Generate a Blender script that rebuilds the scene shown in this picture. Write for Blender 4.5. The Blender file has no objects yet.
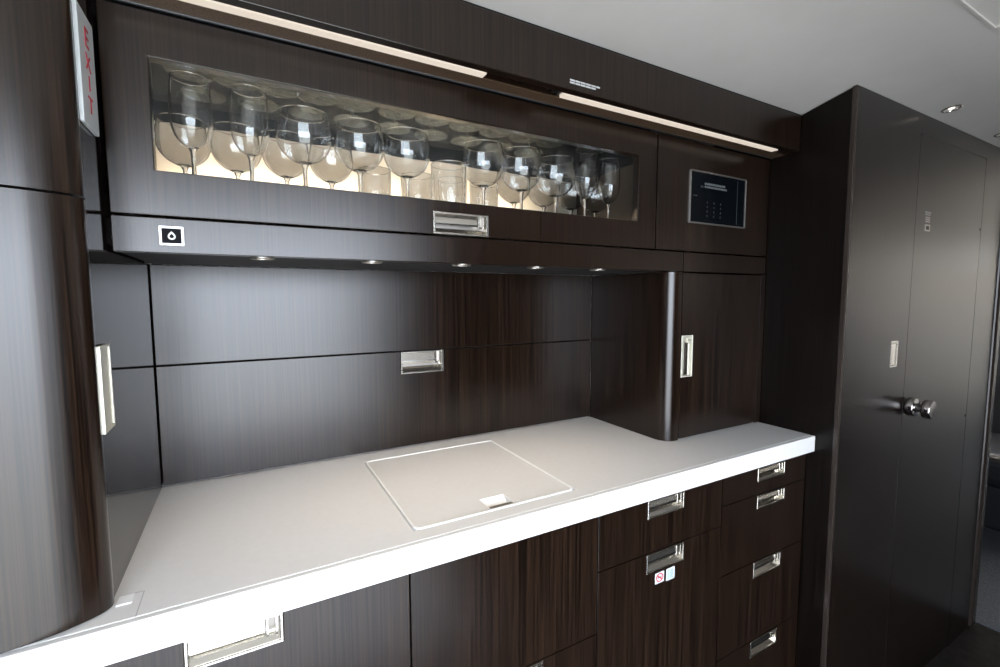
import bpy, bmesh, math
from mathutils import Vector, Matrix

S = bpy.context.scene
COL = S.collection
R = math.radians

# ------------------------------------------------------------------ camera
cam_d = bpy.data.cameras.new('camera')
cam = bpy.data.objects.new('camera', cam_d)
COL.objects.link(cam)
cam_d.sensor_width = 36.0
cam_d.lens = 459.258 / 1000 * 36.0
cam_d.clip_start = 0.02
cam.location = (0.1589, -1.1075, 1.2989)
_y, _p, _r = R(29.0117), R(-4.5866), R(-0.1252)
_f = Vector((math.sin(_y) * math.cos(_p), math.cos(_y) * math.cos(_p), math.sin(_p)))
_x = Vector((math.cos(_y), -math.sin(_y), 0.0))
_u = _x.cross(_f)
_rt = math.cos(_r) * _x + math.sin(_r) * _u
_up = -math.sin(_r) * _x + math.cos(_r) * _u
cam.rotation_euler = Matrix(((_rt.x, _up.x, -_f.x), (_rt.y, _up.y, -_f.y), (_rt.z, _up.z, -_f.z))).to_euler()
S.camera = cam

# ------------------------------------------------------------------ daylight and exposure
S.view_settings.view_transform = 'Standard'
S.view_settings.look = 'None'
S.view_settings.gamma = 1.0
S.view_settings.use_curve_mapping = False
S.view_settings.exposure = 0.0
world = bpy.data.worlds.new('overcast_sky')
S.world = world
world.use_nodes = True
_bg = world.node_tree.nodes['Background']
_wn = world.node_tree.nodes
_wl = world.node_tree.links
_tc = _wn.new('ShaderNodeTexCoord')
_sx = _wn.new('ShaderNodeSeparateXYZ')
_wl.new(_tc.outputs['Generated'], _sx.inputs[0])
_mr = _wn.new('ShaderNodeMapRange')
_mr.inputs['From Min'].default_value = -0.30
_mr.inputs['From Max'].default_value = 0.05
_wl.new(_sx.outputs['Z'], _mr.inputs['Value'])
_mc = _wn.new('ShaderNodeMix')
_mc.data_type = 'RGBA'
_mc.inputs['A'].default_value = (0.33, 0.345, 0.35, 1)      # pale apron below the horizon
_mc.inputs['B'].default_value = (0.80, 0.88, 1.0, 1)       # overcast sky
_wl.new(_mr.outputs[0], _mc.inputs['Factor'])
_wl.new(_mc.outputs['Result'], _bg.inputs['Color'])
_bg.inputs['Strength'].default_value = 15.5
S.cycles.max_bounces = 32
S.cycles.diffuse_bounces = 5
S.cycles.glossy_bounces = 5
S.cycles.transmission_bounces = 32
S.cycles.transparent_max_bounces = 48
S.cycles.caustics_reflective = False
S.cycles.caustics_refractive = False

DOORWAY = (-0.75, 0.86, 0.06, 1.72)          # open entry doorway across the aisle: x0, x1, z0, z1
Y_OPP = -2.05
CABIN_WINDOWS = []
CABIN_WINDOWS_BACK = [(3.95, 4.40), (4.75, 5.20), (5.55, 6.00), (6.35, 6.80), (7.15, 7.60), (7.95, 8.40)]


def portal(name, x0, x1, z0, z1, y):
    l = bpy.data.lights.new(name, 'AREA')
    l.shape = 'RECTANGLE'
    l.size = x1 - x0
    l.size_y = z1 - z0
    l.cycles.is_portal = True
    o = bpy.data.objects.new(name, l)
    COL.objects.link(o)
    o.location = ((x0 + x1) / 2, y, (z0 + z1) / 2)
    o.rotation_euler = (R(90), 0, 0)           # -Z axis -> +Y (into the cabin)
    return o


portal('doorway_daylight', *DOORWAY, Y_OPP - 0.06)
for _a, _b in CABIN_WINDOWS:
    portal('window_daylight', _a, _b, 1.00, 1.34, Y_OPP - 0.06)
for _a, _b in CABIN_WINDOWS_BACK:
    portal('window_daylight', _a, _b, 0.86, 1.42, 0.09).rotation_euler = (R(-90), 0, 0)


# ------------------------------------------------------------------ materials
def new_mat(name):
    m = bpy.data.materials.new(name)
    m.use_nodes = True
    nt = m.node_tree
    return m, nt, nt.nodes['Principled BSDF']


def plain(name, col, rough=0.5, metal=0.0, spec=0.5, noise=0.0, nscale=60.0):
    m, nt, b = new_mat(name)
    b.inputs['Base Color'].default_value = (*col, 1)
    b.inputs['Roughness'].default_value = rough
    b.inputs['Metallic'].default_value = metal
    b.inputs['Specular IOR Level'].default_value = spec
    if noise:
        tc = nt.nodes.new('ShaderNodeTexCoord')
        n = nt.nodes.new('ShaderNodeTexNoise')
        n.inputs['Scale'].default_value = nscale
        n.inputs['Detail'].default_value = 4
        nt.links.new(tc.outputs['Object'], n.inputs['Vector'])
        r = nt.nodes.new('ShaderNodeValToRGB')
        r.color_ramp.elements[0].position = 0.3
        r.color_ramp.elements[1].position = 0.7
        r.color_ramp.elements[0].color = (*[c * (1 - noise) for c in col], 1)
        r.color_ramp.elements[1].color = (*[min(1, c * (1 + noise)) for c in col], 1)
        nt.links.new(n.outputs['Fac'], r.inputs['Fac'])
        nt.links.new(r.outputs['Color'], b.inputs['Base Color'])
    return m


def wood(name, dark, light, rough, ior=1.5, bump=0.05, horizontal=False):
    """lacquered wenge veneer: fine dark straight grain"""
    m, nt, b = new_mat(name)
    tc = nt.nodes.new('ShaderNodeTexCoord')
    mp = nt.nodes.new('ShaderNodeMapping')
    mp.inputs['Scale'].default_value = (3.0, 330, 330) if horizontal else (330, 330, 3.0)
    nt.links.new(tc.outputs['Object'], mp.inputs['Vector'])
    n1 = nt.nodes.new('ShaderNodeTexNoise')
    n1.inputs['Scale'].default_value = 1.0
    n1.inputs['Detail'].default_value = 5
    n1.inputs['Roughness'].default_value = 0.65
    nt.links.new(mp.outputs['Vector'], n1.inputs['Vector'])
    mp2 = nt.nodes.new('ShaderNodeMapping')
    mp2.inputs['Scale'].default_value = (1.2, 60, 60) if horizontal else (60, 60, 1.2)
    nt.links.new(tc.outputs['Object'], mp2.inputs['Vector'])
    n2 = nt.nodes.new('ShaderNodeTexNoise')
    n2.inputs['Scale'].default_value = 1.0
    n2.inputs['Detail'].default_value = 3
    nt.links.new(mp2.outputs['Vector'], n2.inputs['Vector'])
    mx = nt.nodes.new('ShaderNodeMath')
    mx.operation = 'MULTIPLY_ADD'
    mx.inputs[1].default_value = 0.90
    nt.links.new(n1.outputs['Fac'], mx.inputs[0])
    m2 = nt.nodes.new('ShaderNodeMath')
    m2.operation = 'MULTIPLY'
    m2.inputs[1].default_value = 0.10
    nt.links.new(n2.outputs['Fac'], m2.inputs[0])
    nt.links.new(m2.outputs[0], mx.inputs[2])
    r = nt.nodes.new('ShaderNodeValToRGB')
    r.color_ramp.elements[0].position = 0.40
    r.color_ramp.elements[1].position = 0.62
    r.color_ramp.elements[0].color = (*dark, 1)
    r.color_ramp.elements[1].color = (*light, 1)
    nt.links.new(mx.outputs[0], r.inputs['Fac'])
    # clear lacquer (Fresnel) over dull veneer
    nt.nodes.remove(b)
    out = nt.nodes['Material Output']
    df = nt.nodes.new('ShaderNodeBsdfDiffuse')
    gl = nt.nodes.new('ShaderNodeBsdfGlossy')
    gl.distribution = 'BECKMANN'
    gl.inputs['Roughness'].default_value = rough
    gl.inputs['Color'].default_value = (1, 1, 1, 1)
    fr = nt.nodes.new('ShaderNodeFresnel')
    fr.inputs['IOR'].default_value = ior
    mix = nt.nodes.new('ShaderNodeMixShader')
    nt.links.new(r.outputs['Color'], df.inputs['Color'])
    nt.links.new(fr.outputs[0], mix.inputs['Fac'])
    nt.links.new(df.outputs[0], mix.inputs[1])
    nt.links.new(gl.outputs[0], mix.inputs[2])
    nt.links.new(mix.outputs[0], out.inputs['Surface'])
    if bump:
        bp = nt.nodes.new('ShaderNodeBump')
        bp.inputs['Strength'].default_value = bump
        bp.inputs['Distance'].default_value = 0.001
        nt.links.new(n1.outputs['Fac'], bp.inputs['Height'])
        nt.links.new(bp.outputs['Normal'], gl.inputs['Normal'])
    return m


def emit(name, col, strength):
    m, nt, b = new_mat(name)
    b.inputs['Base Color'].default_value = (*[c * .25 for c in col], 1)
    b.inputs['Roughness'].default_value = 0.5
    b.inputs['Emission Color'].default_value = (*col, 1)
    b.inputs['Emission Strength'].default_value = strength
    return m


def clear_glass(name, tint=(0.97, 0.98, 0.98), base=0.03, power=3.2, rough=0.02, gain=0.75):
    """thin blown glass: see-through, bright sheen towards grazing edges"""
    m = bpy.data.materials.new(name)
    m.use_nodes = True
    nt = m.node_tree
    nt.nodes.clear()
    out = nt.nodes.new('ShaderNodeOutputMaterial')
    tr = nt.nodes.new('ShaderNodeBsdfTransparent')
    gl = nt.nodes.new('ShaderNodeBsdfGlossy')
    gl.inputs['Roughness'].default_value = rough
    gl.inputs['Color'].default_value = (0.95, 0.97, 1.0, 1)
    lw = nt.nodes.new('ShaderNodeLayerWeight')
    lw.inputs['Blend'].default_value = 0.5
    pw = nt.nodes.new('ShaderNodeMath')
    pw.operation = 'POWER'
    pw.inputs[1].default_value = power
    nt.links.new(lw.outputs['Facing'], pw.inputs[0])
    ad = nt.nodes.new('ShaderNodeMath')
    ad.operation = 'MULTIPLY_ADD'
    ad.inputs[1].default_value = gain
    ad.inputs[2].default_value = base
    ad.use_clamp = True
    nt.links.new(pw.outputs[0], ad.inputs[0])
    # the wall is seen through more glass towards the silhouette: deeper tint there
    rp = nt.nodes.new('ShaderNodeMix')
    rp.data_type = 'RGBA'
    rp.inputs['A'].default_value = (*tint, 1)
    rp.inputs['B'].default_value = (tint[0] * .72, tint[1] * .71, tint[2] * .69, 1)
    nt.links.new(pw.outputs[0], rp.inputs['Factor'])
    nt.links.new(rp.outputs['Result'], tr.inputs['Color'])
    mix = nt.nodes.new('ShaderNodeMixShader')
    nt.links.new(ad.outputs[0], mix.inputs['Fac'])
    nt.links.new(tr.outputs[0], mix.inputs[1])
    nt.links.new(gl.outputs[0], mix.inputs[2])
    nt.links.new(mix.outputs[0], out.inputs['Surface'])
    return m


def solid_glass(name):
    m, nt, b = new_mat(name)
    b.inputs['Base Color'].default_value = (0.992, 0.996, 0.996, 1)
    b.inputs['Roughness'].default_value = 0.0
    b.inputs['IOR'].default_value = 1.5
    b.inputs['Transmission Weight'].default_value = 1.0
    return m


M = {}
M['wood'] = wood('dark_wenge_veneer', (0.0030, 0.0018, 0.0013), (0.0215, 0.0116, 0.0071), 0.28, 1.50)
M['wood_base'] = M['wood']
M['wood_gloss'] = wood('high_gloss_wenge_veneer', (0.008, 0.006, 0.005), (0.016, 0.011, 0.009), 0.08, 1.5, bump=0.0)
M['wood_shaded'] = wood('shaded_matt_veneer', (0.0022, 0.0015, 0.0012), (0.0085, 0.0055, 0.0042), 0.35, 1.30)  # darker copy of the wenge; the side's shade is put into its colour
M['wood_tall'] = wood('satin_wenge_veneer', (0.0040, 0.0027, 0.0021), (0.0130, 0.0082, 0.0060), 0.30, 1.52, bump=0.03)
M['gap'] = plain('black_shadow_gap', (0.004, 0.004, 0.004), 0.8)
M['carcass'] = plain('black_carcass', (0.006, 0.005, 0.005), 0.6)
M['stone'] = plain('white_solid_surface', (0.80, 0.785, 0.77), 0.22, spec=0.5, noise=0.015, nscale=90)
M['stone_rim'] = plain('bright_white_rim', (0.90, 0.90, 0.89), 0.3)
M['ceiling'] = plain('white_ceiling_lining', (0.64, 0.617, 0.585), 0.6, noise=0.02, nscale=12)
M['sidewall'] = plain('cream_sidewall_lining', (0.72, 0.70, 0.66), 0.5, noise=0.02, nscale=10)
M['floor'] = plain('dark_galley_floor', (0.016, 0.014, 0.013), 0.75, spec=0.1, noise=0.35, nscale=25)
M['threshold'] = plain('pale_entry_floor', (0.74, 0.73, 0.72), 0.22, noise=0.03)
M['carpet'] = plain('blue_grey_carpet', (0.075, 0.085, 0.10), 0.95, noise=0.5, nscale=260)
M['nickel'] = plain('polished_nickel', (0.74, 0.71, 0.65), 0.22, 1.0)
M['nickel_satin'] = plain('satin_nickel', (0.80, 0.77, 0.66), 0.55, 0.6)
M['nickel_dark'] = plain('shaded_nickel', (0.30, 0.28, 0.26), 0.4, 1.0)
M['chrome'] = plain('polished_chrome', (0.34, 0.32, 0.31), 0.12, 1.0)
M['bezel'] = plain('brushed_steel_bezel', (0.50, 0.48, 0.45), 0.42, 1.0)
M['alu'] = plain('anodised_aluminium', (0.16, 0.165, 0.17), 0.45, 1.0)
M['screen'] = plain('dark_glass_screen', (0.0022, 0.0032, 0.0046), 0.2, spec=0.15)
M['screen_text'] = emit('dim_display_text', (0.20, 0.23, 0.25), 0.22)
M['screen_dim'] = emit('dimmer_display_text', (0.10, 0.12, 0.14), 0.10)
M['ink_white'] = plain('white_print', (0.62, 0.63, 0.64), 0.5)
M['ink_grey'] = plain('grey_print', (0.35, 0.36, 0.36), 0.5)
M['ink_pink'] = plain('pale_pink_print', (0.50, 0.42, 0.43), 0.5)
M['ink_red'] = plain('red_print', (0.55, 0.03, 0.05), 0.5)
M['ink_black'] = plain('black_print', (0.01, 0.01, 0.012), 0.5)
M['ink_blue'] = plain('pale_blue_print', (0.28, 0.40, 0.58), 0.5)
M['plate_white'] = plain('white_plastic_plate', (0.60, 0.63, 0.63), 0.4)
M['button_black'] = plain('black_glass_button', (0.006, 0.006, 0.008), 0.7, spec=0.1)
M['cream'] = plain('cream_cabinet_back', (0.78, 0.69, 0.56), 0.55, noise=0.03, nscale=40)
M['liner_shaded'] = plain('shaded_cream_liner', (0.085, 0.058, 0.040), 0.45)  # cream side liner darkened to brown, its shade painted in
M['underside'] = wood('lit_brown_underside', (0.070, 0.044, 0.026), (0.150, 0.095, 0.058), 0.4, 1.4)  # lighter brown carries the warm strip glow on the soffit underside
M['inner_dark'] = plain('dark_cabinet_lining', (0.020, 0.022, 0.026), 0.25)
M['glass'] = solid_glass('blown_clear_glass')
M['glass_rim'] = M['glass']
M['glass_foot'] = M['glass']
M['pane'] = clear_glass('clear_window_pane', base=0.012, power=4.0)
M['shelf_glass'] = clear_glass('clear_glass_shelf', (0.93, 0.96, 0.96), base=0.02, power=5.0, gain=0.15)
M['strip'] = emit('warm_strip_diffuser', (1.0, 0.87, 0.73), 0.66)
M['spot_lens'] = emit('warm_spot_lens', (1.0, 0.88, 0.68), 4.0)
M['ceil_lens'] = emit('warm_downlight_lens', (1.0, 0.84, 0.72), 2.5)
M['led'] = emit('warm_led_tape', (1.0, 0.86, 0.68), 3.0)
M['leather'] = plain('black_leather', (0.010, 0.010, 0.012), 0.4)
M['rubber'] = plain('dark_bronze_edge', (0.03, 0.022, 0.018), 0.25)


# ------------------------------------------------------------------ builders
def obj(name, bm, mat, parent=None, bevel=0.0, smooth=False, seg=2):
    """link a bmesh (world coordinates) as ONE mesh object"""
    bmesh.ops.recalc_face_normals(bm, faces=bm.faces[:])
    me = bpy.data.meshes.new(name)
    off = Vector((0, 0, 0))
    if parent is not None:
        p = parent
        while p is not None:
            off += p.location
            p = p.parent
    if off.length:
        bmesh.ops.translate(bm, verts=bm.verts[:], vec=-off)
    bm.to_mesh(me)
    bm.free()
    mats = mat if isinstance(mat, (list, tuple)) else [mat]
    for k in mats:
        me.materials.append(M[k])
    if smooth:
        for p in me.polygons:
            p.use_smooth = True
        try:
            me.set_sharp_from_angle(angle=R(38))
        except Exception:
            pass
    o = bpy.data.objects.new(name, me)
    COL.objects.link(o)
    o.parent = parent
    if bevel:
        md = o.modifiers.new('bevel', 'BEVEL')
        md.width = bevel
        md.segments = seg
        md.limit_method = 'ANGLE'
        md.angle_limit = R(40)
        md.harden_normals = False
    return o


def tag(o, label, cat, group=None):
    o['label'] = label
    o['category'] = cat
    if group:
        o['group'] = group
    return o


def thing(name, label, cat, loc, group=None):
    o = bpy.data.objects.new(name, None)
    o.empty_display_size = 0.05
    COL.objects.link(o)
    o.location = loc
    return tag(o, label, cat, group)


def struct(name, bm, mat, **k):
    o = obj(name, bm, mat, **k)
    if o.parent is None:
        o['kind'] = 'structure'
    return o


def add_box(bm, x0, x1, y0, y1, z0, z1, mi=0):
    v = [bm.verts.new(c) for c in ((x0, y0, z0), (x1, y0, z0), (x1, y1, z0), (x0, y1, z0),
                                   (x0, y0, z1), (x1, y0, z1), (x1, y1, z1), (x0, y1, z1))]
    for q in ((0, 3, 2, 1), (4, 5, 6, 7), (0, 1, 5, 4), (1, 2, 6, 5), (2, 3, 7, 6), (3, 0, 4, 7)):
        f = bm.faces.new([v[i] for i in q])
        f.material_index = mi
    return bm


def box(*a):
    return add_box(bmesh.new(), *a)


def frame_of(o, face):
    """(u, v, n) -> world; n runs INTO the surface"""
    if o == 'y':                                  # faces -Y
        return lambda u, v, n: Vector((u, face + n, v))
    if o == 'x':                                  # faces +X
        return lambda u, v, n: Vector((face - n, u, v))
    if o == 'z':                                  # faces -Z (an underside)
        return lambda u, v, n: Vector((u, v, face + n))
    return lambda u, v, n: Vector((u, v, face - n))   # 'Z': faces +Z


def obox(bm, fr, u0, u1, v0, v1, n0, n1, mi=0):
    v = [bm.verts.new(fr(*c)) for c in ((u0, v0, n0), (u1, v0, n0), (u1, v1, n0), (u0, v1, n0),
                                        (u0, v0, n1), (u1, v0, n1), (u1, v1, n1), (u0, v1, n1))]
    for q in ((0, 3, 2, 1), (4, 5, 6, 7), (0, 1, 5, 4), (1, 2, 6, 5), (2, 3, 7, 6), (3, 0, 4, 7)):
        f = bm.faces.new([v[i] for i in q])
        f.material_index = mi


def panel(o, face, u0, u1, v0, v1, t, holes=()):
    """flat board with rectangular holes or notches"""
    fr = frame_of(o, face)
    bm = bmesh.new()
    us = sorted({u0, u1, *[min(max(h[i], u0), u1) for h in holes for i in (0, 1)]})
    vs = sorted({v0, v1, *[min(max(h[i], v0), v1) for h in holes for i in (2, 3)]})

    def inhole(i, j):
        if not (0 <= i < len(us) - 1 and 0 <= j < len(vs) - 1):
            return True
        a, b = (us[i] + us[i + 1]) / 2, (vs[j] + vs[j + 1]) / 2
        return any(h[0] < a < h[1] and h[2] < b < h[3] for h in holes)
    vf, vb = {}, {}

    def V(d, i, j, n):
        if (i, j) not in d:
            d[i, j] = bm.verts.new(fr(us[i], vs[j], n))
        return d[i, j]
    for i in range(len(us) - 1):
        for j in range(len(vs) - 1):
            if inhole(i, j):
                continue
            c = ((i, j), (i + 1, j), (i + 1, j + 1), (i, j + 1))
            bm.faces.new([V(vf, *k, 0) for k in c])
            bm.faces.new([V(vb, *k, t) for k in reversed(c)])
            for (a, b, di, dj) in ((c[0], c[1], 0, -1), (c[1], c[2], 1, 0), (c[2], c[3], 0, 1), (c[3], c[0], -1, 0)):
                if inhole(i + di, j + dj):
                    bm.faces.new([V(vf, *a, 0), V(vb, *a, t), V(vb, *b, t), V(vf, *b, 0)])
    return bm


def prism(pts, z0, z1, bm=None, mi=0):
    bm = bm or bmesh.new()
    a = [bm.verts.new((x, y, z0)) for x, y in pts]
    b = [bm.verts.new((x, y, z1)) for x, y in pts]
    n = len(pts)
    bm.faces.new(a[::-1]).material_index = mi
    bm.faces.new(b).material_index = mi
    for i in range(n):
        bm.faces.new([a[i], a[(i + 1) % n], b[(i + 1) % n], b[i]]).material_index = mi
    return bm


def lathe(prof, centre, axis='z', n=32, bm=None, mi=0, closed=False):
    """revolve (radius, height) profile; r = 0 makes a pole"""
    bm = bm or bmesh.new()
    cx, cy, cz = centre

    def P(r, h, a):
        c, s = r * math.cos(a), r * math.sin(a)
        if axis == 'z':
            return (cx + c, cy + s, cz + h)
        if axis == 'y':                            # height runs towards -Y
            return (cx + c, cy - h, cz + s)
        return (cx + h, cy + c, cz + s)
    rings = []
    for r, h in prof:
        if r < 1e-6:
            rings.append([bm.verts.new(P(0, h, 0))])
        else:
            rings.append([bm.verts.new(P(r, h, 2 * math.pi * k / n)) for k in range(n)])
    prs = list(zip(rings, rings[1:]))
    if closed:
        prs.append((rings[-1], rings[0]))
    for A, B in prs:
        for k in range(n):
            k2 = (k + 1) % n
            if len(A) == 1 and len(B) == 1:
                continue
            if len(A) == 1:
                f = bm.faces.new([A[0], B[k], B[k2]])
            elif len(B) == 1:
                f = bm.faces.new([A[k], A[k2], B[0]])
            else:
                f = bm.faces.new([A[k], A[k2], B[k2], B[k]])
            f.material_index = mi
    return bm


def ring_plate(bm, fr, u0, u1, v0, v1, w, n0, n1, mi=0):
    """rectangular frame of border w"""
    obox(bm, fr, u0, u1, v1 - w, v1, n0, n1, mi)
    obox(bm, fr, u0, u1, v0, v0 + w, n0, n1, mi)
    obox(bm, fr, u0, u0 + w, v0 + w, v1 - w, n0, n1, mi)
    obox(bm, fr, u1 - w, u1, v0 + w, v1 - w, n0, n1, mi)


def rounded_rect(u0, u1, v0, v1, r, n=6):
    pts = []
    for cx, cy, a0 in ((u1 - r, v0 + r, -90), (u1 - r, v1 - r, 0), (u0 + r, v1 - r, 90), (u0 + r, v0 + r, 180)):
        for k in range(n + 1):
            a = R(a0 + 90 * k / n)
            pts.append((cx + r * math.cos(a), cy + r * math.sin(a)))
    return pts


def rr_ring(bm, fr, rect, r, w, n0, n1, mi=0):
    """rounded rectangular ring"""
    u0, u1, v0, v1 = rect
    A = rounded_rect(u0, u1, v0, v1, r)
    B = rounded_rect(u0 + w, u1 - w, v0 + w, v1 - w, max(r - w, .0005))
    N = len(A)
    L = [[bm.verts.new(fr(p[0], p[1], nn)) for p in Q] for Q, nn in ((A, n0), (B, n0), (B, n1), (A, n1))]
    for q in range(4):
        X, Y = L[q], L[(q + 1) % 4]
        for k in range(N):
            bm.faces.new([X[k], X[(k + 1) % N], Y[(k + 1) % N], Y[k]]).material_index = mi


def rr_plate(bm, fr, rect, r, n0, n1, mi=0):
    A = rounded_rect(*rect, r)
    a = [bm.verts.new(fr(p[0], p[1], n0)) for p in A]
    b = [bm.verts.new(fr(p[0], p[1], n1)) for p in A]
    bm.faces.new(a).material_index = mi
    bm.faces.new(b[::-1]).material_index = mi
    for k in range(len(A)):
        k2 = (k + 1) % len(A)
        bm.faces.new([a[k], a[k2], b[k2], b[k]]).material_index = mi


def pull(parent, o, face, u0, u1, v0, v1, vertical=False, label='recessed polished nickel pull handle'):
    """flush pull: raised rim, finger cup, hinged paddle along one long side, latch posts at its end"""
    base = frame_of(o, face)
    if vertical:
        L, W = v1 - v0, u1 - u0
        fr = lambda a, b, n: base(u0 + b, v0 + a, n)
    else:
        L, W = u1 - u0, v1 - v0
        fr = lambda a, b, n: base(u0 + a, v0 + b, n)
    bm = bmesh.new()
    bw = 0.0032
    lip = .56 if vertical else .30
    k0 = .40 if vertical else 0.0
    q_ = lambda t: W * (k0 + t * (1 - k0))     # paddle starts further across on the upright pulls
    ring_plate(bm, fr, 0, L, 0, W, bw, -0.0016, 0.012)
    obox(bm, fr, bw, L - bw, bw, W - bw, 0.0115, 0.013, 1)             # floor of the cup
    # sloping lower lip
    a0, a1 = bw, L - bw
    v = [bm.verts.new(fr(*c)) for c in ((a0, bw, 0.001), (a1, bw, 0.001), (a1, W * lip, 0.0112), (a0, W * lip, 0.0112),
                                        (a0, bw, 0.0112), (a1, bw, 0.0112))]
    bm.faces.new([v[0], v[1], v[2], v[3]])
    bm.faces.new([v[0], v[4], v[5], v[1]])
    bm.faces.new([v[3], v[2], v[5], v[4]])
    bm.faces.new([v[0], v[3], v[4]])
    bm.faces.new([v[1], v[5], v[2]])
    # paddle: flat plate that dips inwards to its rolled free edge
    pe = L * 0.80
    prof = [(W - bw, 0.0062), (q_(.60), 0.0012), (q_(.50), 0.0008), (q_(.44), 0.0026), (q_(.47), 0.0046), (q_(.62), 0.0042), (W - bw, 0.0086)]
    A = [bm.verts.new(fr(bw + .0008, b, n)) for b, n in prof]
    B = [bm.verts.new(fr(pe, b, n)) for b, n in prof]
    bm.faces.new(A)
    bm.faces.new(B[::-1])
    for k in range(len(prof)):
        k2 = (k + 1) % len(prof)
        bm.faces.new([A[k], A[k2], B[k2], B[k]])
    # latch posts beside it
    obox(bm, fr, pe + .002, pe + .005, q_(.36), W - bw, 0.001, 0.0115)
    obox(bm, fr, L - bw - .006, L - bw - .0025, q_(.36), W - bw, 0.001, 0.0115)
    obox(bm, fr, pe + .005, L - bw - .006, q_(.36), q_(.46), 0.004, 0.0115)
    h = obj('pull_handle', bm, ['nickel_satin' if vertical else 'nickel', 'nickel_dark'], parent, bevel=0.0005, seg=1)
    h['label'] = label
    return h


def letters(txt, size, fr, u, v, n, depth, name, mat, parent, sx=1.0):
    """lettering as a thin mesh; fr maps (u, v, n) to the world, text grows along +u"""
    cu = bpy.data.curves.new(name, 'FONT')
    cu.body = txt
    cu.size = size
    cu.extrude = depth / 2
    cu.align_x = 'CENTER'
    cu.align_y = 'CENTER'
    t = bpy.data.objects.new(name, cu)
    me = bpy.data.meshes.new_from_object(t)
    bpy.data.objects.remove(t)
    bm = bmesh.new()
    bm.from_mesh(me)
    for q in bm.verts:
        q.co = fr(u + q.co.x * sx, v + q.co.y, n - q.co.z)
    return obj(name, bm, mat, parent)


# ------------------------------------------------------------------ measures (metres)
ZC = 0.92                      # worktop top
YC = -0.2987                   # face of the upper cabinets
YF = -0.4548                   # front of the worktop
YB = -0.4348                   # face of the base units
YT = -0.5072                   # face of the tall unit
YS = -0.3771                   # face of the soffit
XR = 1.0974                    # left side of the corner cabinet
XT = 1.5022                    # left side of the tall unit
ZS = 1.6923                    # underside of the soffit
ZU = 1.3622                    # underside of the upper cabinets
ZG = 1.4121                    # line between upper doors and rail
X_END = 2.597

# ------------------------------------------------------------------ the room shell
struct('floor', box(-1.6, 2.66, -2.05, 0.06, -0.04, 0.0), 'floor')
cp = struct('trim_1', box(2.66, 9.0, -2.05, 0.06, -0.04, 0.006), 'carpet')
cp['label'] = 'blue grey carpet beyond the galley floor'

th = struct('trim_5', box(-0.80, 0.92, -2.04, -1.35, 0.0, 0.004), 'threshold')
th['label'] = 'pale entry floor panel inside the doorway'

# ceiling: shallow cabin arch, lowest along the cabinets
prof = [(0.08, 1.802), (-0.30, 1.7925), (-0.377, 1.7908), (-0.507, 1.8206), (-0.62, 1.834), (-0.80, 1.845), (-1.10, 1.850),
        (-1.40, 1.845), (-1.62, 1.834), (-1.82, 1.806), (-1.95, 1.77), (-2.05, 1.735)]
bm = bmesh.new()
lo = [[bm.verts.new((x, y, z)) for y, z in prof] for x in (-1.6, 9.0)]
hi = [[bm.verts.new((x, y, z + 0.03)) for y, z in prof] for x in (-1.6, 9.0)]
for k in range(len(prof) - 1):
    bm.faces.new([lo[0][k], lo[1][k], lo[1][k + 1], lo[0][k + 1]])
    bm.faces.new([hi[0][k], hi[0][k + 1], hi[1][k + 1], hi[1][k]])
    bm.faces.new([lo[0][k], lo[0][k + 1], hi[0][k + 1], hi[0][k]])
    bm.faces.new([lo[1][k], hi[1][k], hi[1][k + 1], lo[1][k + 1]])
bm.faces.new([lo[0][0], hi[0][0], hi[1][0], lo[1][0]])
bm.faces.new([lo[0][-1], lo[1][-1], hi[1][-1], hi[0][-1]])
struct('ceiling', bm, 'ceiling', smooth=True)
# raised seam of the removable ceiling panel over the aisle
bm = bmesh.new()
for (xa, xb, ya, yb) in ((0.70, 1.512, -0.738, -0.742), (1.508, 1.512, -1.30, -0.742)):
    add_box(bm, min(xa, xb), max(xa, xb), min(ya, yb), max(ya, yb), 1.8380, 1.8432)
struct('trim_2', bm, 'ceiling')

struct('wall_back', panel('y', 0.03, -1.6, 9.0, 0.0, 1.80, 0.05, [(a, b, 0.86, 1.42) for a, b in CABIN_WINDOWS_BACK]), 'sidewall')
dx0, dx1, dz0, dz1 = DOORWAY
holes = [DOORWAY] + [(a, b, 1.00, 1.34) for a, b in CABIN_WINDOWS]
bmw = panel('y', Y_OPP - 0.05, -1.6, 9.0, 0.0, 1.80, 0.05, holes)
struct('wall_front', bmw, 'sidewall')
bm = bmesh.new()
ring_plate(bm, frame_of('y', Y_OPP), dx0 - .04, dx1 + .04, dz0 - .03, dz1 + .03, .04, -0.0, 0.012)
struct('door_1', bm, 'alu')
for i, (a, b) in enumerate(CABIN_WINDOWS_BACK):
    bm = bmesh.new()
    rr_ring(bm, lambda u, v, n: Vector((u, 0.03 - n, v)), (a - .03, b + .03, .83, 1.45), .09, .05, 0.0, 0.015)
    struct('window_%d' % (i + 1), bm, 'plate_white')
struct('wall_left', box(-1.65, -1.6, -2.05, 0.06, 0, 1.80), 'wood')
struct('wall_right', box(9.0, 9.05, -2.05, 0.06, 0, 1.80), 'sidewall')
# dark dado below the windows opposite
bm = box(1.10, 4.70, -2.045, -1.98, 0.0, 1.74)
add_box(bm, 4.70, 9.0, -2.045, -2.0, 0.0, 0.10)
struct('trim_3', bm, 'wood')

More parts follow.
